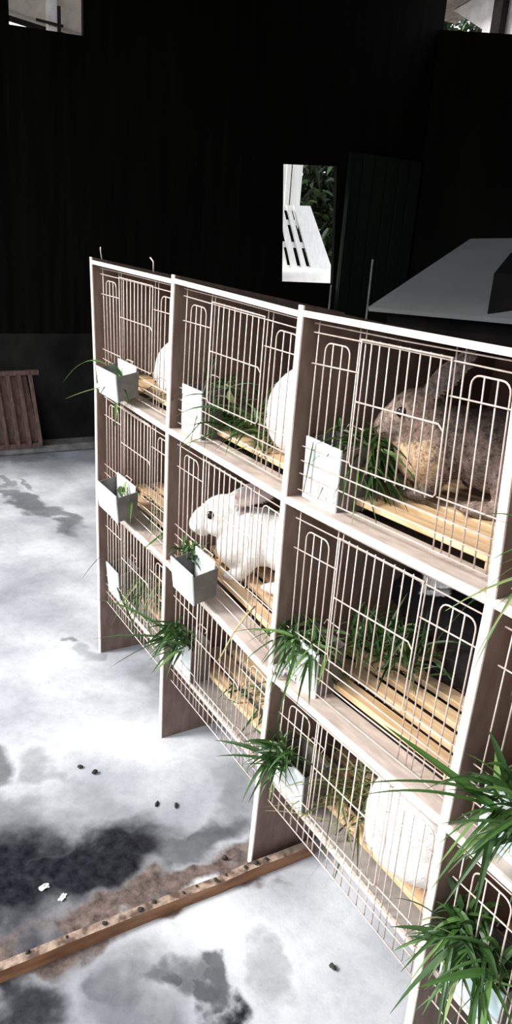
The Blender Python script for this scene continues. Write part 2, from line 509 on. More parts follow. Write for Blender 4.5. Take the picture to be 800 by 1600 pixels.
# ------------------------------------------------------------------ feed boxes
def feed_box(x, y, z, w_, d, h, label, mname='plastic', slope=.012, rz=0.0, flare=.008):
    o = empty('feed_box', (x, y, z), rz)
    tag(o, label, 'feed box', 'plastic feed boxes on the cage fronts')
    t = .0025
    def ring(z_, k, inset):
        # y runs from front (0) to back (d); the front wall leans outwards
        a = flare * k
        return [(-w_ / 2 - a * .4 + inset, -a + inset, z_), (w_ / 2 + a * .4 - inset, -a + inset, z_), (w_ / 2 + a * .4 - inset, d - inset, z_), (-w_ / 2 - a * .4 + inset, d - inset, z_)]
    bm = bmesh.new()
    ob = [bm.verts.new((p[0], p[1], p[2] + (slope if k > 1 else 0))) for k, p in enumerate(ring(0, 0, 0))]
    ot = [bm.verts.new((p[0], p[1], p[2] + (.012 if k > 1 else 0))) for k, p in enumerate(ring(h, 1, 0))]
    it = [bm.verts.new((p[0], p[1], p[2] + (.012 if k > 1 else 0))) for k, p in enumerate(ring(h, 1, t))]
    ib = [bm.verts.new((p[0], p[1], p[2] + t + (slope if k > 1 else 0))) for k, p in enumerate(ring(0, 0, t))]
    bm.faces.new(ob[::-1]); bm.faces.new(ib)
    for k in range(4):
        j = (k + 1) % 4
        bm.faces.new((ob[k], ob[j], ot[j], ot[k])); bm.faces.new((ot[k], ot[j], it[j], it[k])); bm.faces.new((it[k], it[j], ib[j], ib[k]))
    finish('body', bm, M['feedgrey'], o)
    bm = bmesh.new()
    a = flare
    hexa(bm, [(-w_ / 2 - .001, -.0035, -.001), (w_ / 2 + .001, -.0035, -.001), (w_ / 2 + .001, -.0004, -.001), (-w_ / 2 - .001, -.0004, -.001),
              (-w_ / 2 - .001 - a * .4, -a - .0035, h + .006), (w_ / 2 + .001 + a * .4, -a - .0035, h + .006), (w_ / 2 + .001 + a * .4, -a - .0004, h + .006), (-w_ / 2 - .001 - a * .4, -a - .0004, h + .006)])
    q_ = finish('front_plate', bm, M[mname], o); q_['label'] = 'pale plastic front plate'
    if y < 0:
        bm = bmesh.new(); box(bm, -w_ / 2 + .004, w_ / 2 - .004, d - .0055, d - .003, .02, h + .024)
        q_ = finish('back_plate', bm, M['plasticw'], o); q_['label'] = 'white back plate'
    bm = bmesh.new()
    tube(bm, [(-.02, d - .002, h + .020), (-.02, d + .004, h + .028), (.02, d + .004, h + .028), (.02, d - .002, h + .020)], .0014)
    finish('hook', bm, M['wire'], o, True)
    return o
shz = lambda x, n: levz(n, x) + .0065
feed_box(.232, -.040, .838, .130, .050, .062, 'pale blue feed box hung outside the far end cage of the top tier')
feed_box(.235, -.040, .528, .140, .050, .066, 'pale blue feed box hung outside the far end cage of the middle tier')
feed_box(.110, .024, .218, .090, .055, .085, 'pale feed box behind the wires of the far end cage of the bottom tier', slope=0)
feed_box(.577, .024, shz(.577, 1), .092, .050, .098, 'white feed box behind the wires of the top-tier cage second from the far end', 'plasticw', 0, flare=.002)
feed_box(.706, -.042, .505, .100, .050, .066, 'pale blue feed box hung in front of the white rabbit eating in the middle tier')
feed_box(.575, .024, .218, .100, .050, .090, 'pale feed box in the bottom-tier cage second from the far end', 'plasticw', 0, flare=.002)
feed_box(1.066, .024, shz(1.066, 1), .094, .055, .100, 'white feed box in the cage of the brown rabbit', 'plasticw', 0, flare=.002)
feed_box(1.066, .024, shz(1.066, 2), .096, .055, .085, 'white feed box in the middle-tier cage with bare bright slats', 'plasticw', 0, flare=.003)
feed_box(1.062, .024, .218, .096, .055, .082, 'white feed box in the bottom-tier cage of the large white rabbit', 'plasticw', 0, flare=.003)
feed_box(1.555, .024, shz(1.555, 2), .110, .060, .090, 'pale blue feed box at the right edge in the nearest middle-tier cage', 'plastic', 0, flare=.003)
feed_box(1.540, .024, .218, .105, .060, .086, 'light blue feed box low in the nearest bottom-tier cage', 'plastic', 0, flare=.003)

# ------------------------------------------------------------------ grass
def blade(bm, lay, p0, d, L, w_, droop, tint, seg=7, twist=0.0):
    p0, d = V(p0), V(d).normalized()
    side = d.cross(V((0, 0, 1)))
    if side.length < .05: side = V((1, 0, 0))
    side.normalize()
    side = Quaternion(d, twist) @ side
    rows = []
    pp = None
    for k in range(seg + 1):
        s = k / seg
        p = p0 + d * (L * s) + V((0, 0, -droop * L * s * s))
        ww = w_ * .5 * min(1, .45 + s * 3) * (1 - s ** 2.2) + .0003
        n = side.cross(d).normalized()
        rows.append([bm.verts.new(p - side * ww), bm.verts.new(p - n * ww * .35), bm.verts.new(p + side * ww)])
    for k in range(seg):
        for j in range(2):
            fc = bm.faces.new((rows[k][j], rows[k][j + 1], rows[k + 1][j + 1], rows[k + 1][j]))
            for lp in fc.loops: lp[lay] = (tint, tint, tint, 1)

def grass(name, label, center, n, Lr, main, spread, droop, seed, size=(.03, .015, .015), w=(.0035, .007), mat_='grass', extra=(), tr=(0.1, .95), cat='grass', zmin=None):
    r = random.Random(seed)
    bm = bmesh.new()
    lay = bm.loops.layers.color.new('tint')
    C = V(center)
    main = V(main)
    for k in range(n):
        p = V([r.uniform(-1, 1) * s for s in size])
        d = main + V((r.gauss(0, 1), r.gauss(0, 1), r.gauss(0, .8))) * spread
        L = r.uniform(*Lr)
        dr = droop * r.uniform(.4, 1.5)
        t = r.uniform(*tr) if r.random() < .85 else r.uniform(.8, 1)
        dn = d.normalized()
        if zmin is not None:
            endz = C.z + p.z + dn.z * L - dr * L
            if endz < zmin: dr = max(0, (C.z + p.z + dn.z * L - zmin) / L)
        blade(bm, lay, p, d, L, r.uniform(*w), dr, t, twist=r.uniform(-1.2, 1.2))
    for (a, b, dr, ww, t) in extra:
        a, b = V(a) - C, V(b) - C
        L = (b - a).length
        dd = (b + V((0, 0, dr * L)) - a)
        blade(bm, lay, a, dd, dd.length, ww, dr * L / dd.length, t, 9, twist=r.uniform(-.4, .4))
    o = finish(name, bm, M[mat_])
    o.location = center
    tag(o, label, cat, 'bunches of cut grass fed to the rabbits')
    return o

grass('grass_bunch', 'sparse green blades hanging from the feed box of the far end top cage', (.22, -.015, .89), 12, (.03, .07), (-.2, -.3, .2), .5, .8, 1, w=(.004, .008),
      extra=[((.17, -.03, .91), (.04, -.10, .84), .7, .010, .75), ((.20, -.03, .86), (.06, -.10, .80), .1, .006, .97), ((.26, -.03, .87), (.30, -.05, .78), .3, .012, .9), ((.22, -.02, .90), (.36, -.03, .84), .1, .008, .55)])
grass('grass_pile', 'loose pile of green grass on the floor of the far end top cage', (.34, .11, .870), 46, (.05, .13), (.3, -.2, .15), .6, .3, 2, (.09, .05, .01), zmin=.853, tr=(.05, .8))
grass('grass_bunch', 'dark green grass sticking up from the top-tier feed box left of the thick grass pile', (.60, .060, .925), 46, (.06, .14), (.45, .35, .55), .55, .6, 3, (.035, .02, .02), tr=(0, .6))
grass('grass_pile', 'thick pile of green grass on the slats beside the half-hidden white rabbit in top tier', (.715, .115, .875), 130, (.06, .16), (.2, -.1, .35), .75, .5, 4, (.11, .06, .02), zmin=.840, tr=(0, .75),
      extra=[((.66, .03, .845), (.60, -.03, .80), .1, .008, .9), ((.70, .05, .92), (.72, .03, .95), .1, .02, .97)])
grass('grass_bunch', 'large dark green bunch of grass by the brown rabbit', (1.082, .080, .922), 150, (.045, .105), (.42, .25, .12), .60, .75, 5, (.045, .022, .03), tr=(0, .62), w=(.004, .009),
      extra=[((1.045, .014, .93), (1.035, .010, .83), .05, .008, .55), ((1.02, .05, .94), (.99, .03, .92), .2, .006, .6)])
grass('grass_bunch', 'few pale leaves in the feed box of the far end middle cage', (.27, -.015, .585), 12, (.03, .06), (.2, .1, .6), .6, .6, 6, w=(.008, .014), tr=(.9, 1))
grass('grass_pile', 'thin green stalks in the far end middle cage', (.36, .10, .545), 30, (.05, .14), (.2, -.2, .3), .6, .4, 7, (.07, .05, .01), zmin=.527, tr=(.2, .9))
grass('grass_bunch', 'green grass in the feed box under the nose of the middle-tier white rabbit', (.635, .000, .570), 70, (.03, .07), (-.15, .25, .55), .55, .6, 8, (.035, .012, .01), tr=(.1, .8))
grass('grass_bunch', 'long bright green blades spilling from the middle-tier feed box above the large white rabbit', (1.055, .030, .560), 150, (.04, .10), (.0, -.05, .55), .75, .8, 9, (.05, .02, .015), tr=(.15, .9), w=(.004, .009),
      extra=[((1.03, .0, .57), (.93, -.06, .53), .35, .010, .7), ((1.06, .0, .58), (.985, -.05, .56), .4, .009, .85)])
grass('grass_pile', 'dark green grass behind the door of the middle-tier cage with bare bright slats', (1.135, .155, .560), 170, (.05, .12), (.1, .05, .75), .55, .4, 10, (.07, .05, .03), zmin=.51, tr=(0, .35))
grass('grass_bunch', 'green grass hanging in the far end bottom cage', (.27, .050, .31), 60, (.06, .14), (.35, -.1, -.05), .55, .6, 11, (.06, .02, .03), zmin=.22, tr=(.05, .75),
      extra=[((.16, .01, .27), (.36, .0, .20), .1, .006, .1), ((.06, .0, .33), (.02, -.05, .24), .2, .007, .25)])
grass('grass_bunch', 'bushy green blades spilling out of the bottom-tier cage second from the far end', (.600, .000, .335), 70, (.04, .085), (-.2, -.5, .15), .55, .45, 12, (.03, .015, .03), tr=(.05, .7), w=(.005, .010),
      extra=[((.58, -.02, .33), (.45, -.16, .29), .2, .011, .2), ((.58, -.02, .33), (.52, -.15, .24), .2, .011, .12), ((.60, -.02, .35), (.38, -.13, .36), .3, .009, .6)])
grass('grass_pile', 'scraps of green leaf on the floor of the bottom-tier cage second from the far end', (.77, .10, .245), 30, (.04, .09), (.1, -.1, .3), .6, .4, 13, (.06, .04, .01), zmin=.222, tr=(.1, .9))
grass('grass_bunch', 'green blades jutting out from the bottom-tier feed box beside the large white rabbit', (1.055, .000, .325), 80, (.04, .085), (-.05, -.3, .25), .6, .55, 14, (.03, .015, .025), tr=(.05, .8), w=(.005, .010),
      extra=[((1.04, -.02, .32), (.96, -.09, .32), .25, .010, .35), ((1.04, -.02, .31), (.97, -.09, .29), .2, .009, .2)])
grass('stalk_pile', 'tangled heap of wilted yellow-green stalks beside the large white rabbit in the bottom tier', (1.165, .110, .27), 120, (.06, .18), (.1, .0, .4), .8, .35, 15, (.06, .05, .03), zmin=.225, w=(.002, .006), mat_='drygrass', tr=(0, 1))
grass('grass_bunch', 'wide bright green leaves spilling from the nearest middle-tier feed box at the right edge', (1.57, .000, .605), 60, (.06, .12), (-.1, -.4, .3), .6, .6, 16, (.04, .015, .015), tr=(.15, .75), w=(.007, .013),
      extra=[((1.56, -.02, .60), (1.42, -.10, .66), .02, .014, .72), ((1.55, -.02, .62), (1.40, -.13, .56), .3, .014, .4), ((1.55, -.02, .60), (1.43, -.14, .57), .4, .012, .55), ((1.53, -.02, .58), (1.50, -.05, .47), .1, .007, .9)])
grass('grass_bunch', 'dark green leaves over the light blue feed box of the nearest bottom-tier cage', (1.535, .010, .345), 110, (.06, .12), (.0, -.3, .25), .7, .6, 17, (.05, .02, .02), tr=(.02, .7), w=(.006, .012),
      extra=[((1.52, -.01, .35), (1.45, -.06, .325), .3, .014, .2), ((1.56, .0, .33), (1.62, -.06, .22), .2, .01, .6)])
grass('grass_bunch', 'thin green blades at the right edge in the nearest top-tier cage', (1.545, .010, .93), 26, (.07, .15), (-.1, -.4, .1), .6, .8, 18, (.04, .015, .02), tr=(.1, .9))

# single dry stalk lying over the shelf edge
bm = bmesh.new()
tube(bm, [(0, 0, 0), (.006, -.020, -.012), (.012, -.050, -.040), (.016, -.072, -.075), (.010, -.080, -.098)], .0022, 6, .0013)
o = finish('dry_stalk', bm, M['hay'], smooth=True); o.location = (.900, .016, .560)
tag(o, 'single dry straw caught in the wires, hanging over the middle ledge under the white rabbit', 'straw')

# ------------------------------------------------------------------ rabbits
def uvs(bm, c, rad, axis=None, up=(0, 0, 1)):
    r = bmesh.ops.create_icosphere(bm, subdivisions=3, radius=1)
    c = V(c)
    if axis is None: R = Matrix.Identity(3)
    else:
        x = V(axis).normalized(); y = V(up).cross(x)
        if y.length < .01: y = V((0, 1, 0))
        y.normalize(); z = x.cross(y)
        R = Matrix((x, y, z)).transposed()
    for v in r['verts']:
        v.co = c + R @ V((v.co.x * rad[0], v.co.y * rad[1], v.co.z * rad[2]))
def capsule(bm, a, b, ra, rb, n=7):
    a, b = V(a), V(b)
    for k in range(n + 1):
        t = k / n
        rr = ra + (rb - ra) * t
        uvs(bm, a.lerp(b, t), (rr, rr, rr))

def rabbit(label, loc, yaw, coat, scale=1.0, rear=0.0, head=(.165, 0, .125), hpitch=-20, hyaw=0, ear_elev=50, ear_len=.105, ear_splay=.25, ear_yaw=0.0, mat_='coat_white', seed=0, voxel=.0045, chest=.95):
    s = 1.0
    bm = bmesh.new()
    # hind quarters
    uvs(bm, (-.070, 0, .085), (.095, .080, .084))
    uvs(bm, (-.075, 0, .060), (.085, .085, .058))
    piv = V((-.08, 0, .075))
    RR = Matrix.Rotation(-math.radians(rear), 3, 'Y')
    T = lambda p: piv + RR @ (V(p) - piv)
    uvs(bm, T((.010, 0, .085)), (.095, .068, .070), RR @ V((1, 0, 0)))
    uvs(bm, T((.085, 0, .085)), (.062, .056, .062), RR @ V((1, 0, 0)))
    uvs(bm, T((.115, 0, .080)), (.040, .048, .050), RR @ V((1, 0, 0)))
    uvs(bm, T((.118, 0, .070)), (.050 * chest, .054 * chest, .058 * chest), RR @ V((.6, 0, .5)))
    H = T(head)
    capsule(bm, T((.085, 0, .095)), H - V((.012, 0, .006)), .046, .036)
    hp, hy = math.radians(hpitch + rear * .3), math.radians(hyaw)
    f = V((math.cos(hp) * math.cos(hy), math.cos(hp) * math.sin(hy), math.sin(hp)))
    l = V((-math.sin(hy), math.cos(hy), 0)); u = f.cross(l)
    uvs(bm, H, (.052, .037, .041), f, u)
    uvs(bm, H + f * .030 - u * .006, (.040, .030, .031), f, u)
    uvs(bm, H + f * .052 - u * .012, (.025, .022, .022), f, u)
    for sd in (-1, 1):
        uvs(bm, H + f * .010 + l * sd * .016 - u * .018, (.030, .022, .024), f, u)
        uvs(bm, H + f * .058 + l * sd * .009 - u * .013, (.015, .013, .013), f, u)
    uvs(bm, H + f * .050 - u * .030, (.016, .014, .011), f, u)
    ears = []
    ee = math.radians(ear_elev)
    for sd in (-1, 1):
        E = H - f * .022 + u * .026 + l * sd * .017
        back = V((-math.cos(math.radians(ear_yaw) + hy), -math.sin(math.radians(ear_yaw) + hy), 0))
        e = (back * math.cos(ee) + V((0, 0, 1)) * math.sin(ee) + l * sd * ear_splay).normalized()
        wdir = (e.cross(u)).normalized() if abs(e.dot(u)) < .95 else l
        nrm = (l * sd * .9 - back * .5 + V((0, 0, .15))); nrm = (nrm - e * nrm.dot(e)).normalized()   # the open side looks out and forward
        wv = e.cross(nrm)
        n = 15
        for k in range(n + 1):
            t = k / n
            wid = .0195 * (math.sin(math.pi * min(.97, .14 + t * .84)) ** .7)
            cup = .006 * math.sin(math.pi * min(1, t + .1))
            for q in (-1, -.5, 0, .5, 1):
                pc = E + e * (ear_len * t) + wv * (wid * .72 * q) + nrm * (cup * (q * q - .4))
                uvs_small(bm, pc, .0058 if t < .9 else .0046)
        ears.append((E, e, nrm))
    # forelegs and paws
    for sd in (-1, 1):
        sh = T((.095, sd * .036, .060))
        px, pz = (sh.x + .020, .011)
        capsule(bm, sh, (px, sd * .034, .020), .026, .0135)
        uvs(bm, (px + .014, sd * .034, pz), (.025, .013, .011))
        # thigh and long hind foot
        uvs(bm, (-.045, sd * .064, .058), (.068, .032, .058))
        uvs(bm, (.015, sd * .072, .014), (.055, .017, .014))
    uvs(bm, (-.150, 0, .070), (.020, .020, .020))
    me = bpy.data.meshes.new('rabbit_raw'); bm.to_mesh(me); bm.free()
    tmp = bpy.data.objects.new('rabbit_raw', me); COL.objects.link(tmp)
    md = tmp.modifiers.new('r', 'REMESH'); md.mode = 'VOXEL'; md.voxel_size = voxel; md.use_smooth_shade = True
    sm = tmp.modifiers.new('s', 'SMOOTH'); sm.factor = .5; sm.iterations = 5
    dg = bpy.context.evaluated_depsgraph_get()
    out = bpy.data.meshes.new_from_object(tmp.evaluated_get(dg))
    bpy.data.objects.remove(tmp)
    at = out.color_attributes.new('coat', 'FLOAT_COLOR', 'POINT')
    nose = H + f * .076 - u * .010
    for i, v in enumerate(out.vertices):
        at.data[i].color = (*coat(v.co, v.normal, H, f, l, u, ears, nose, T), 1)
    for p in out.polygons: p.use_smooth = True
    out.materials.clear(); out.materials.append(M[mat_])
    o = bpy.data.objects.new('rabbit', out); out.name = 'rabbit'
    COL.objects.link(o)
    o.location = loc; o.rotation_euler = (0, 0, math.radians(yaw)); o.scale = (scale,) * 3
    tag(o, label, 'rabbit')
    for sd in (-1, 1):
        bm = bmesh.new()
        uvs(bm, H + f * .020 + l * sd * .0305 + u * .011, (.0092, .0065, .0088), f, u)
        finish('eye', bm, M['eye'], o, True)
    if mat_ == 'coat_white': fur(o, 9000, .010, seed, vary=.04)
    elif mat_ == 'coat_brown': fur(o, 16000, .0095, seed, .0008, .8)
    else: fur(o, 7000, .009, seed, vary=.5)
    return o
def fur(o, n, length, seed, width=.0009, vary=.45, mat_='hair'):
    me = o.data
    r = random.Random(seed)
    at = me.color_attributes['coat']
    bm = bmesh.new(); lay = bm.loops.layers.float_color.new('coat')
    polys = list(me.polygons)
    for k in range(n):
        p = polys[r.randrange(len(polys))]
        vi = p.vertices[0]
        v = me.vertices[vi]
        nn = v.normal
        back = V((-1, r.gauss(0, .35), -.25 + r.gauss(0, .3)))
        t = back - nn * back.dot(nn)
        if t.length < .05: continue
        d = (t.normalized() + nn * r.uniform(.25, .55)).normalized()
        sd = d.cross(nn).normalized() * width
        L = length * r.uniform(.6, 1.2)
        c = at.data[vi].color
        g = 1 + r.uniform(-vary, vary * 1.5)
        q = v.co - nn * .0012
        f_ = bm.faces.new([bm.verts.new(q - sd), bm.verts.new(q + sd), bm.verts.new(q + d * L - nn * L * .12)])
        for lp in f_.loops: lp[lay] = (min(.93, c[0] * g), min(.92, c[1] * g), min(.90, c[2] * g), 1)
    q = finish('fur', bm, M[mat_], o)
    q['kind'] = 'stuff'
    return q
def uvs_small(bm, c, r):
    rr = bmesh.ops.create_icosphere(bm, subdivisions=1, radius=r)
    for v in rr['verts']: v.co += c

def coat_white(co, n, H, f, l, u, ears, nose, T):
    c = V((.88, .86, .83))
    for E, e, nr in ears:
        d = co - E; t = d.dot(e)
        if t > .012 and (d - e * t).length < .030:
            c = V((.42, .33, .31)) if n.dot(nr) > .1 else V((.66, .58, .54))
    if (co - nose).length < .008: c = V((.30, .24, .24))
    return c
def coat_plain(co, n, H, f, l, u, ears, nose, T):
    c = V((.88, .86, .83))
    for E, e, nr in ears:
        d = co - E; t = d.dot(e)
        if t > .012 and (d - e * t).length < .030 and n.dot(nr) > .3: c = V((.80, .62, .58))
    return c
def coat_brown(co, n, H, f, l, u, ears, nose, T):
    base = V((.130, .095, .080))
    top = V((.060, .042, .034))
    k = max(0, min(1, (co.z - .10) / .08))
    c = base.lerp(top, k * .6)
    # tan chest and throat
    ch = T((.150, 0, .060)); d = co - ch
    q = (d.x / .075) ** 2 + (d.y / .075) ** 2 + (d.z / .060) ** 2
    w = max(0, min(1, (1.25 - q) / .5))
    hh = co - H
    if hh.dot(u) > -.036 and -.035 < hh.dot(f) and (hh - f * .02).length < .085: w = 0
    c = c.lerp(V((.56, .39, .245)), w)
    dh = co - H
    if dh.length < .085 and dh.dot(f) > -.03 and w < .3:
        c = V((.19, .132, .105))
        if dh.dot(f) > .03: c = V((.25, .185, .155))
        eye = (dh - f * .020 - u * .011); eye -= l * eye.dot(l)
        if eye.length < .016: c = V((.27, .20, .165))
    for E, e, nr in ears:
        d = co - E; t = d.dot(e)
        if t > .012 and (d - e * t).length < .030:
            c = V((.17, .13, .12)) if n.dot(nr) > .35 else V((.42, .33, .29))
    if co.z < .05 and co.x < .06: c = V((.30, .22, .18)).lerp(c, .3)
    if (co - nose).length < .009: c = V((.09, .06, .05))
    return c
def coat_black(co, n, H, f, l, u, ears, nose, T):
    c = V((.014, .012, .013))
    for E, e, nr in ears:
        d = co - E; t = d.dot(e)
        if t > .012 and (d - e * t).length < .030: c = V((.90, .87, .84)) if n.z > -.1 else V((.10, .085, .085))
    return c

rabbit('brown-grey rabbit with tan chest sitting upright in the nearest full top-tier cage', (1.248, .246, slatz(1.25, 0)), 221, coat_brown, .98, 5, (.158, 0, .118), -22, 2, 50, .098, .24, 0, 'coat_brown', 1, chest=1.22)
rabbit('white rabbit with greyish ears laid back, eating at the feed box in the middle tier', (.752, .222, slatz(.77, 1)), 229, coat_white, 1.10, 2, (.168, 0, .122), -16, 4, 24, .115, .12, 0, 'coat_white', 2, chest=1.1)
rabbit('white rabbit half hidden behind the board in the far end top cage', (.365, .19, slatz(.36, 0)), 82, coat_plain, .95, 4, head=(.13, 0, .115), hpitch=-35, ear_elev=12, mat_='coat_white', seed=3)
rabbit('white rabbit beside the thick grass pile, half hidden by the board, in the top tier', (.898, .215, slatz(.90, 0)), 84, coat_plain, 1.12, 10, head=(.115, 0, .112), hpitch=-40, ear_elev=5, ear_len=.08, mat_='coat_white', seed=4)
rabbit('large white rabbit with its rump against the wires in the bottom tier', (1.338, .225, slatz(1.34, 2)), 80, coat_plain, 1.26, 6, head=(.11, 0, .105), hpitch=-40, ear_elev=5, ear_len=.08, mat_='coat_white', seed=5)
rabbit('black rabbit in the dark back of the middle tier, one pale ear showing', (1.195, .315, slatz(1.17, 1)), 190, coat_black, .95, 3, (.150, 0, .110), -22, 0, 18, .11, .15, 0, 'coat_black', 6)

# ------------------------------------------------------------------ beam on the floor, crumbs, scraps
bm = bmesh.new()
N = 14
rr = random.Random(3)
rows = []
for k in range(N + 1):
    y = .135 - k * (1.06 / N)
    dz = rr.uniform(-.0015, .0015)
    x0 = 1.008 - .004 * k / N + rr.uniform(-.0015, .0015); x1 = x0 + .017
    rows.append([bm.verts.new(p) for p in ((x0, y, .0), (x1 + .003, y, .0), (x1, y, .024 + dz), (x0, y, .026 + dz))])
for k in range(N):
    for j in range(4):
        fc = bm.faces.new((rows[k][j], rows[k + 1][j], rows[k + 1][(j + 1) % 4], rows[k][(j + 1) % 4]))
        fc.material_index = 1 if j == 2 else 0
bm.faces.new(rows[0]); bm.faces.new(rows[-1][::-1])
bmesh.ops.recalc_face_normals(bm, faces=bm.faces)
o = finish('floor_beam', bm, M['beam_side'])
o.data.materials.append(M['beam_top'])
tag(o, 'long orange-brown wooden beam lying across the floor from under the hutch', 'beam')

def crumb(loc, size, label, group=None, name='dirt_crumb', cat='dirt', seed=0):
    r = random.Random(seed)
    bm = bmesh.new()
    bmesh.ops.create_icosphere(bm, subdivisions=2, radius=1)
    for v in bm.verts:
        k = 1 + r.uniform(-.22, .22)
        v.co = V((v.co.x * size[0] * k, v.co.y * size[1] * k, v.co.z * size[2] * k))
    zm = min(v.co.z for v in bm.verts)
    for v in bm.verts: v.co.z -= zm
    o = finish(name, bm, M['crumb'], None, True)
    o.location = loc; o.rotation_euler = (0, 0, r.uniform(0, 3))
    tag(o, label, cat, group)
    return o
r = random.Random(11)
ys = [.02, -.005, -.03, -.075, -.10, -.14, -.17, -.23, -.26, -.33, -.40, -.47]
for k, y in enumerate(ys):
    s = r.uniform(.0015, .0042)
    crumb((1.012 - .004 * (.135 - y) / 1.06 + r.uniform(.000, .006), y, .0255), (s * 1.3, s * 1.6, s * .7), 'small dark crumb of dirt on top of the brown floor beam', 'dirt crumbs on the beam', seed=k)
crumb((1.267, .012, 0), (.0045, .008, .0045), 'black dropping on the bright floor in front of the nearest bottom cage', name='dropping', cat='dropping', seed=40)
crumb((.580, -.2, 0), (.006, .008, .005), 'black dropping on the pale floor at the left, just beyond a flat clod', name='dropping', cat='dropping', seed=41)
crumb((.545, -.225, 0), (.008, .006, .003), 'flat dark clod on the pale floor at the left', name='dirt_crumb', seed=42)
crumb((.766, -.071, 0), (.009, .004, .003), 'dark crumb on the bright floor left of the beam, nearer the hutch', name='dirt_crumb', seed=43)
crumb((.743, -.109, 0), (.009, .004, .003), 'dark crumb on the bright floor left of the beam, farther from the hutch', name='dirt_crumb', seed=44)
crumb((.955, -.045, 0), (.004, .007, .006), 'upright dark clod on the mud strip next to the leg board', name='dirt_crumb', seed=47)
# pale scraps in the dark wet patch
def scrap(loc, size, label, seed):
    r = random.Random(seed)
    bm = bmesh.new()
    bmesh.ops.create_grid(bm, x_segments=5, y_segments=5, size=1)
    for v in bm.verts: v.co = V((v.co.x * size[0] + r.uniform(-.15, .15) * size[0], v.co.y * size[1] + r.uniform(-.15, .15) * size[1], size[2] * (.25 + r.random())))
    ex = bmesh.ops.extrude_face_region(bm, geom=list(bm.faces))
    for v in [g for g in ex['geom'] if isinstance(g, bmesh.types.BMVert)]: v.co.z -= size[2] * .2
    zm = min(v.co.z for v in bm.verts)
    for v in bm.verts: v.co.z -= zm
    bmesh.ops.recalc_face_normals(bm, faces=bm.faces)
    o = finish('plastic_scrap', bm, M['scrap']); o.location = loc; o.rotation_euler = (0, 0, r.uniform(0, 3))
    tag(o, label, 'scrap')
scrap((1.022, .010, .4795), (.016, .010, .018), 'crumpled white plastic scrap at the middle shelf corner by the board', 1)
scrap((.86, -.40, 0), (.006, .010, .004), 'pale scrap in the dark wet patch, farther from the beam', 2)
scrap((.90, -.375, 0), (.005, .009, .004), 'pale scrap in the dark wet patch, nearer the beam', 3)
scrap((.50, -.42, 0), (.006, .014, .004), 'pale scrap at the left edge of the floor by the dark wet patch', 4)

# ------------------------------------------------------------------ slatted panel leaning at the left
o = empty('slatted_panel', (-2.20, .22, .043))
tag(o, 'reddish-brown slatted wooden panel leaning by the far wall at the left', 'slatted panel')
def lean(y, z): return V((.05 - z * .20 , y, z))
bm = bmesh.new(); bar(bm, lean(-.50, .392), lean(.215, .408), .026, .026, (1, 0, 0)); finish('top_rail', bm, M['redwood'], o)
bm = bmesh.new(); bar(bm, lean(-.50, .014), lean(.205, .012), .024, .024, (1, 0, 0)); finish('bottom_rail', bm, M['redwood'], o)
for k in range(9):
    y = .165 - k * .062
    bm = bmesh.new(); bar(bm, lean(y + .030, .02) + V((.014, 0, 0)), lean(y, .395) + V((.014, 0, 0)), .020, .012, (1, 0, 0))
    finish('slat', bm, M['redwood'], o)
bm = bmesh.new(); bar(bm, lean(-.49, .03) + V((-.018, 0, 0)), lean(.18, .03) + V((-.018, 0, 0)), .02, .01, (1, 0, 0))
hexa(bm, [tuple(lean(-.49, .03) + V((-.012, 0, 0))), tuple(lean(.195, .03) + V((-.012, 0, 0))), tuple(lean(.15, .385) + V((-.012, 0, 0))), tuple(lean(-.49, .385) + V((-.012, 0, 0))),
          tuple(lean(-.49, .03) + V((-.018, 0, 0))), tuple(lean(.195, .03) + V((-.018, 0, 0))), tuple(lean(.15, .385) + V((-.018, 0, 0))), tuple(lean(-.49, .385) + V((-.018, 0, 0)))])
finish('backing', bm, M['redwood'], o)

# ------------------------------------------------------------------ grey lid / bin behind the hutch
o = empty('storage_bin', (.6, 1.1, 0))
tag(o, 'dark storage bin with a sloping grey sheet lid standing behind the hutch', 'bin')
off = V(o.location)
def lidplate(pts, t=.012):
    bm = bmesh.new()
    n = (V(pts[1]) - V(pts[0])).cross(V(pts[2]) - V(pts[0])).normalized()
    if n.z < 0: n = -n
    top = [bm.verts.new(V(p) - off) for p in pts]
    bot = [bm.verts.new(V(p) - off - n * t) for p in pts]
    bm.faces.new(top); bm.faces.new(bot[::-1])
    k = len(pts)
    for i in range(k):
        j = (i + 1) % k
        bm.faces.new((top[i], bot[i], bot[j], top[j]))
    bmesh.ops.recalc_face_normals(bm, faces=bm.faces)
    return bm
LID = [(.228, .75, 1.071), (1.25, .75, 1.1266), (1.25, 1.355, 1.3438), (-.053, 1.40, 1.289)]
finish('lid', lidplate(LID), M['sheet'], o)
bm = bmesh.new()
hexa(bm, [(.26 - off.x, .80 - off.y, 0), (1.22 - off.x, .80 - off.y, 0), (1.22 - off.x, 1.33 - off.y, 0), (-.0 - off.x, 1.36 - off.y, 0),
          (.26 - off.x, .80 - off.y, 1.072), (1.22 - off.x, .80 - off.y, 1.122), (1.22 - off.x, 1.33 - off.y, 1.315), (-.0 - off.x, 1.36 - off.y, 1.258)])
finish('body', bm, M['blackwood'], o)
# black box standing on the lid
ca, sa = math.cos(.62), math.sin(.62)
lz = lambda x, y: 1.095 + (x - .669) * .0544 + (y - .75) * .3590
def bx(x, y): return (.672 + ca * x - sa * y, .765 + sa * x + ca * y)
bm = bmesh.new()
base = [bx(0, 0), bx(.30, 0), bx(.30, .26), bx(0, .26)]
hexa(bm, [(x, y, lz(x, y) + .001) for x, y in base] + [(x, y, lz(*base[0]) + .098 + .05 * k) for k, (x, y) in zip((0, 0, 1, 1), base)])
bevel(bm, .004)
tag(finish('box', bm, M['blackwood']), 'black box standing on the grey sloping lid at the right edge', 'box')
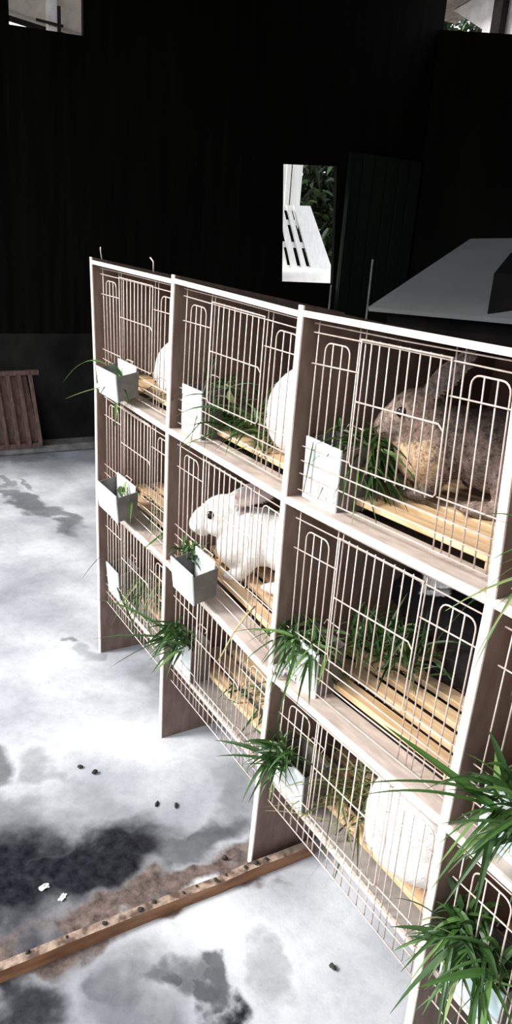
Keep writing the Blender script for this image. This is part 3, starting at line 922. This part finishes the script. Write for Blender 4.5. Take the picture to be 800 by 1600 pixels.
# thin poles in the dark behind the hutch
def pole(x, y, z, label):
    bm = bmesh.new(); tube(bm, [(0, 0, 0), (.002, .001, z * .5), (-.002, 0, z)], .0055, 8, .0045)
    q = finish('pole', bm, M['kerb'], None, True); q.location = (x, y, 0)
    tag(q, label, 'pole')
pole(-.585, 1.40, 1.19, 'thin pale pole upright in the dark between the window and the grey lid')
pole(-.86, 1.40, 1.065, 'thin pale pole upright just under the right corner of the bright window')

# ------------------------------------------------------------------ outside: seen through the openings
# post of boards left of the greenery
o = empty('board_post', (-3.66, 2.86, -.13)); tag(o, 'white board post outside, at the top left of the window view', 'post')
for k, (y0, y1, dx) in enumerate([(2.74, 2.87, 0), (2.885, 2.93, -.02), (2.945, 3.03, -.006)]):
    bm = bmesh.new(); box(bm, dx - .03, dx, y0 - 2.86, y1 - 2.86, 0, 2.6); bevel(bm, .004)
    finish('board', bm, M['white_paint'], o)
# white slatted pallet leaning
o = empty('pallet', (-3.40, 2.95, .9)); tag(o, 'white slatted pallet leaning outside the window', 'pallet')
A0, A1 = V((0, -.23, .12)), V((.04, .255, .12))       # foot line
T0, T1 = V((-.14, -.30, .60)), V((-.12, .075, .62))   # top line
def pp(u, v, dx=0.0): return A0.lerp(A1, u).lerp(T0.lerp(T1, u), v) + V((dx, 0, 0))
for (u0, u1) in ((0, .12), (.20, .31), (.40, .49), (.58, .995)):
    bm = bmesh.new(); hexa(bm, [pp(u0, 0), pp(u1, 0), pp(u1, 1), pp(u0, 1), pp(u0, 0, .02), pp(u1, 0, .02), pp(u1, 1, .02), pp(u0, 1, .02)])
    finish('slat', bm, M['white_paint'], o)
for (v0, v1) in ((0, .07), (.35, .44), (.70, .78), (.92, 1)):
    bm = bmesh.new(); hexa(bm, [pp(.01, v0, -.03), pp(.99, v0, -.03), pp(.99, v1, -.03), pp(.01, v1, -.03), pp(.01, v0, -.001), pp(.99, v0, -.001), pp(.99, v1, -.001), pp(.01, v1, -.001)])
    finish('cross_board', bm, M['white_paint'], o)
bm = bmesh.new(); hexa(bm, [pp(.03, .02, -.09), pp(.60, .02, -.09), pp(.60, .97, -.09), pp(.03, .97, -.09), pp(.03, .02, -.035), pp(.60, .02, -.035), pp(.60, .97, -.035), pp(.03, .97, -.035)])  # dark shadow board added so the gaps between the slats read dark
q_ = finish('backing', bm, M['blackwood'], o); q_['label'] = 'added dark shadow board behind the white slats'
# rounded white plaster ledge in front of it
bm = bmesh.new()
tube(bm, [(-3.24, 2.2, .955), (-3.30, 2.7, .955), (-3.38, 3.02, .965), (-3.42, 3.18, .985)], .082, 14)
tag(finish('rolled_sheet', bm, M['whitestone'], None, True), 'thick white roll lying below the pallet outside the window', 'roll')
bm = bmesh.new(); box(bm, -3.55, -3.0, 2.0, 3.8, -.13, .875); bevel(bm, .01)
tag(finish('plaster_block', bm, M['whitestone']), 'white plaster block outside the window, under the white roll and pallet', 'block')

def tree(label, base, crown, n, seed, lr=.05):
    o = empty('tree', base); tag(o, label, 'tree')
    r = random.Random(seed)
    bm = bmesh.new()
    C = V(crown[0]) - V(base)
    tube(bm, [(0, 0, 0), (.04, .05, C.z * .5), (C.x, C.y, C.z)], .07, 8, .03)
    for k in range(7):
        a = r.uniform(0, 6.28); q = V((C.x + math.cos(a) * crown[1][0] * .6, C.y + math.sin(a) * crown[1][1] * .6, C.z + r.uniform(-.5, .7) * crown[1][2]))
        tube(bm, [(C.x * .8, C.y * .8, C.z * .7), tuple(q)], .022, 5, .006)
    finish('trunk', bm, M['bark'], o, True)
    bm = bmesh.new(); lay = bm.loops.layers.color.new('tint')
    for k in range(n):
        d = V((r.gauss(0, 1), r.gauss(0, 1), r.gauss(0, 1))).normalized() * (r.random() ** .4)
        p = C + V((d.x * crown[1][0], d.y * crown[1][1], d.z * crown[1][2]))
        dd = V((r.gauss(0, 1), r.gauss(0, 1), r.gauss(-.3, .6)))
        blade(bm, lay, p, dd, r.uniform(.6, 1.3) * lr * 2, lr * r.uniform(.6, 1), .3, r.uniform(0, 1) ** 2.2, 3, r.uniform(-1, 1))
    finish('foliage', bm, M['leaf'], o)
tree('dark green leafy tree outside the window, behind the white pallet', (-6.0, 4.9, -.13), ((-6.0, 4.95, 1.6), (.9, 1.0, 1.55)), 7500, 1, .075)
tree('small bright green tree outside the gap at the top right', (-6.9, 7.4, -.13), ((-6.9, 7.4, 3.80), (1.0, .6, .55)), 1500, 2, .07)

# awning outside the left gap
o = empty('awning', (-3.5, .9, -.13)); tag(o, 'grey sheet awning on a post outside the gap at the top left', 'awning')
def rel(p): return V(p) - V((-3.5, .9, -.13))
bm = bmesh.new()
a, b, c_, d = (-3.62, .40, 2.475), (-3.62, 1.5, 2.36), (-3.0, 1.5, 2.95), (-3.0, .40, 2.95)
hexa(bm, [rel(a), rel(b), rel(c_), rel(d)] + [rel(p) + V((0, 0, .012)) for p in (a, b, c_, d)])
finish('sheet', bm, M['galv'], o)
bm = bmesh.new(); bar(bm, rel((-3.45, .905, -.13)), rel((-3.45, .905, 2.62)), .055, .055, (1, 0, 0)); finish('post', bm, M['galv'], o)
bm = bmesh.new(); bar(bm, rel((-3.58, .40, 2.462)), rel((-3.58, 1.5, 2.347)), .03, .022, (1, 0, 0)); finish('rail', bm, M['blackwood'], o)
bm = bmesh.new(); bar(bm, rel((-3.42, .945, 2.30)), rel((-3.42, .945, 2.52)), .018, .018, (1, 0, 0)); bar(bm, rel((-3.42, .80, 2.422)), rel((-3.42, .97, 2.415)), .014, .014, (1, 0, 0)); finish('bracket', bm, M['blackwood'], o)
# white house wall far behind the left gap
bm = bmesh.new(); box(bm, -9.2, -9.0, -2, 4.5, -.13, 3.05)
tag(finish('house_wall', bm, M['white_paint']), 'pale house wall far outside, showing as a bright strip in the gap at the top left', 'house')

# roof gable and post outside the right gap
o = empty('outbuilding', (-3.3, 4.6, -.13)); tag(o, 'pale outbuilding gable with grey roof outside the gap at the top right', 'outbuilding')
def rl(p): return V(p) - V((-3.3, 4.6, -.13))
bm = bmesh.new()
for q in ([(-3.476, 3.04), (-2.6, 3.04), (-2.6, 3.5), (-3.86, 3.245)], [(-3.44, -.13), (-2.6, -.13), (-2.6, 3.04), (-3.476, 3.04)]):
    hexa(bm, [rl((x, 4.6, z)) for x, z in q] + [rl((x, 5.4, z)) for x, z in q])
finish('wall', bm, M['galv'], o)
bm = bmesh.new(); bar(bm, rl((-4.05, 4.56, 3.225)), rl((-2.5, 4.56, 3.56)), .5, .03, (0, 0, 1)); finish('roof', bm, M['kerb'], o)
bm = bmesh.new(); box(bm, .02, .12, -.10, -.03, 0, 3.45); finish('post', bm, M['blackwood'], o)

# ------------------------------------------------------------------ light
w = bpy.data.worlds.new('sky'); scene.world = w; w.use_nodes = True
bg = w.node_tree.nodes['Background']
bg.inputs['Color'].default_value = (.88, .94, 1.0, 1); bg.inputs['Strength'].default_value = 2.1
sl = bpy.data.lights.new('sun', 'SUN'); sl.energy = 4.4; sl.angle = math.radians(16); sl.color = (1.0, .96, .91)
so = bpy.data.objects.new('sun', sl); COL.objects.link(so)
so.rotation_euler = V((.38, 1.0, -.88)).to_track_quat('-Z', 'Y').to_euler()
so.location = (0, -4, 4)

# ------------------------------------------------------------------ camera
cam = bpy.data.cameras.new('camera'); co = bpy.data.objects.new('camera', cam); COL.objects.link(co)
co.location = (2.0224660, -.6895814, 1.2346570)
co.rotation_euler = (1.2233597, -.0693186, 1.0429322)
cam.sensor_fit = 'VERTICAL'; cam.sensor_height = 36.0; cam.lens = 36.0 * 1177.2207 / 1600
cam.clip_start = .02; cam.clip_end = 200
scene.camera = co

vs = scene.view_settings
vs.view_transform = 'Standard'; vs.look = 'None'; vs.exposure = 0.12; vs.gamma = 1.0; vs.use_curve_mapping = False
scene.cycles.use_denoising = True
scene.cycles.max_bounces = 6
scene.cycles.sample_clamp_indirect = 4.0
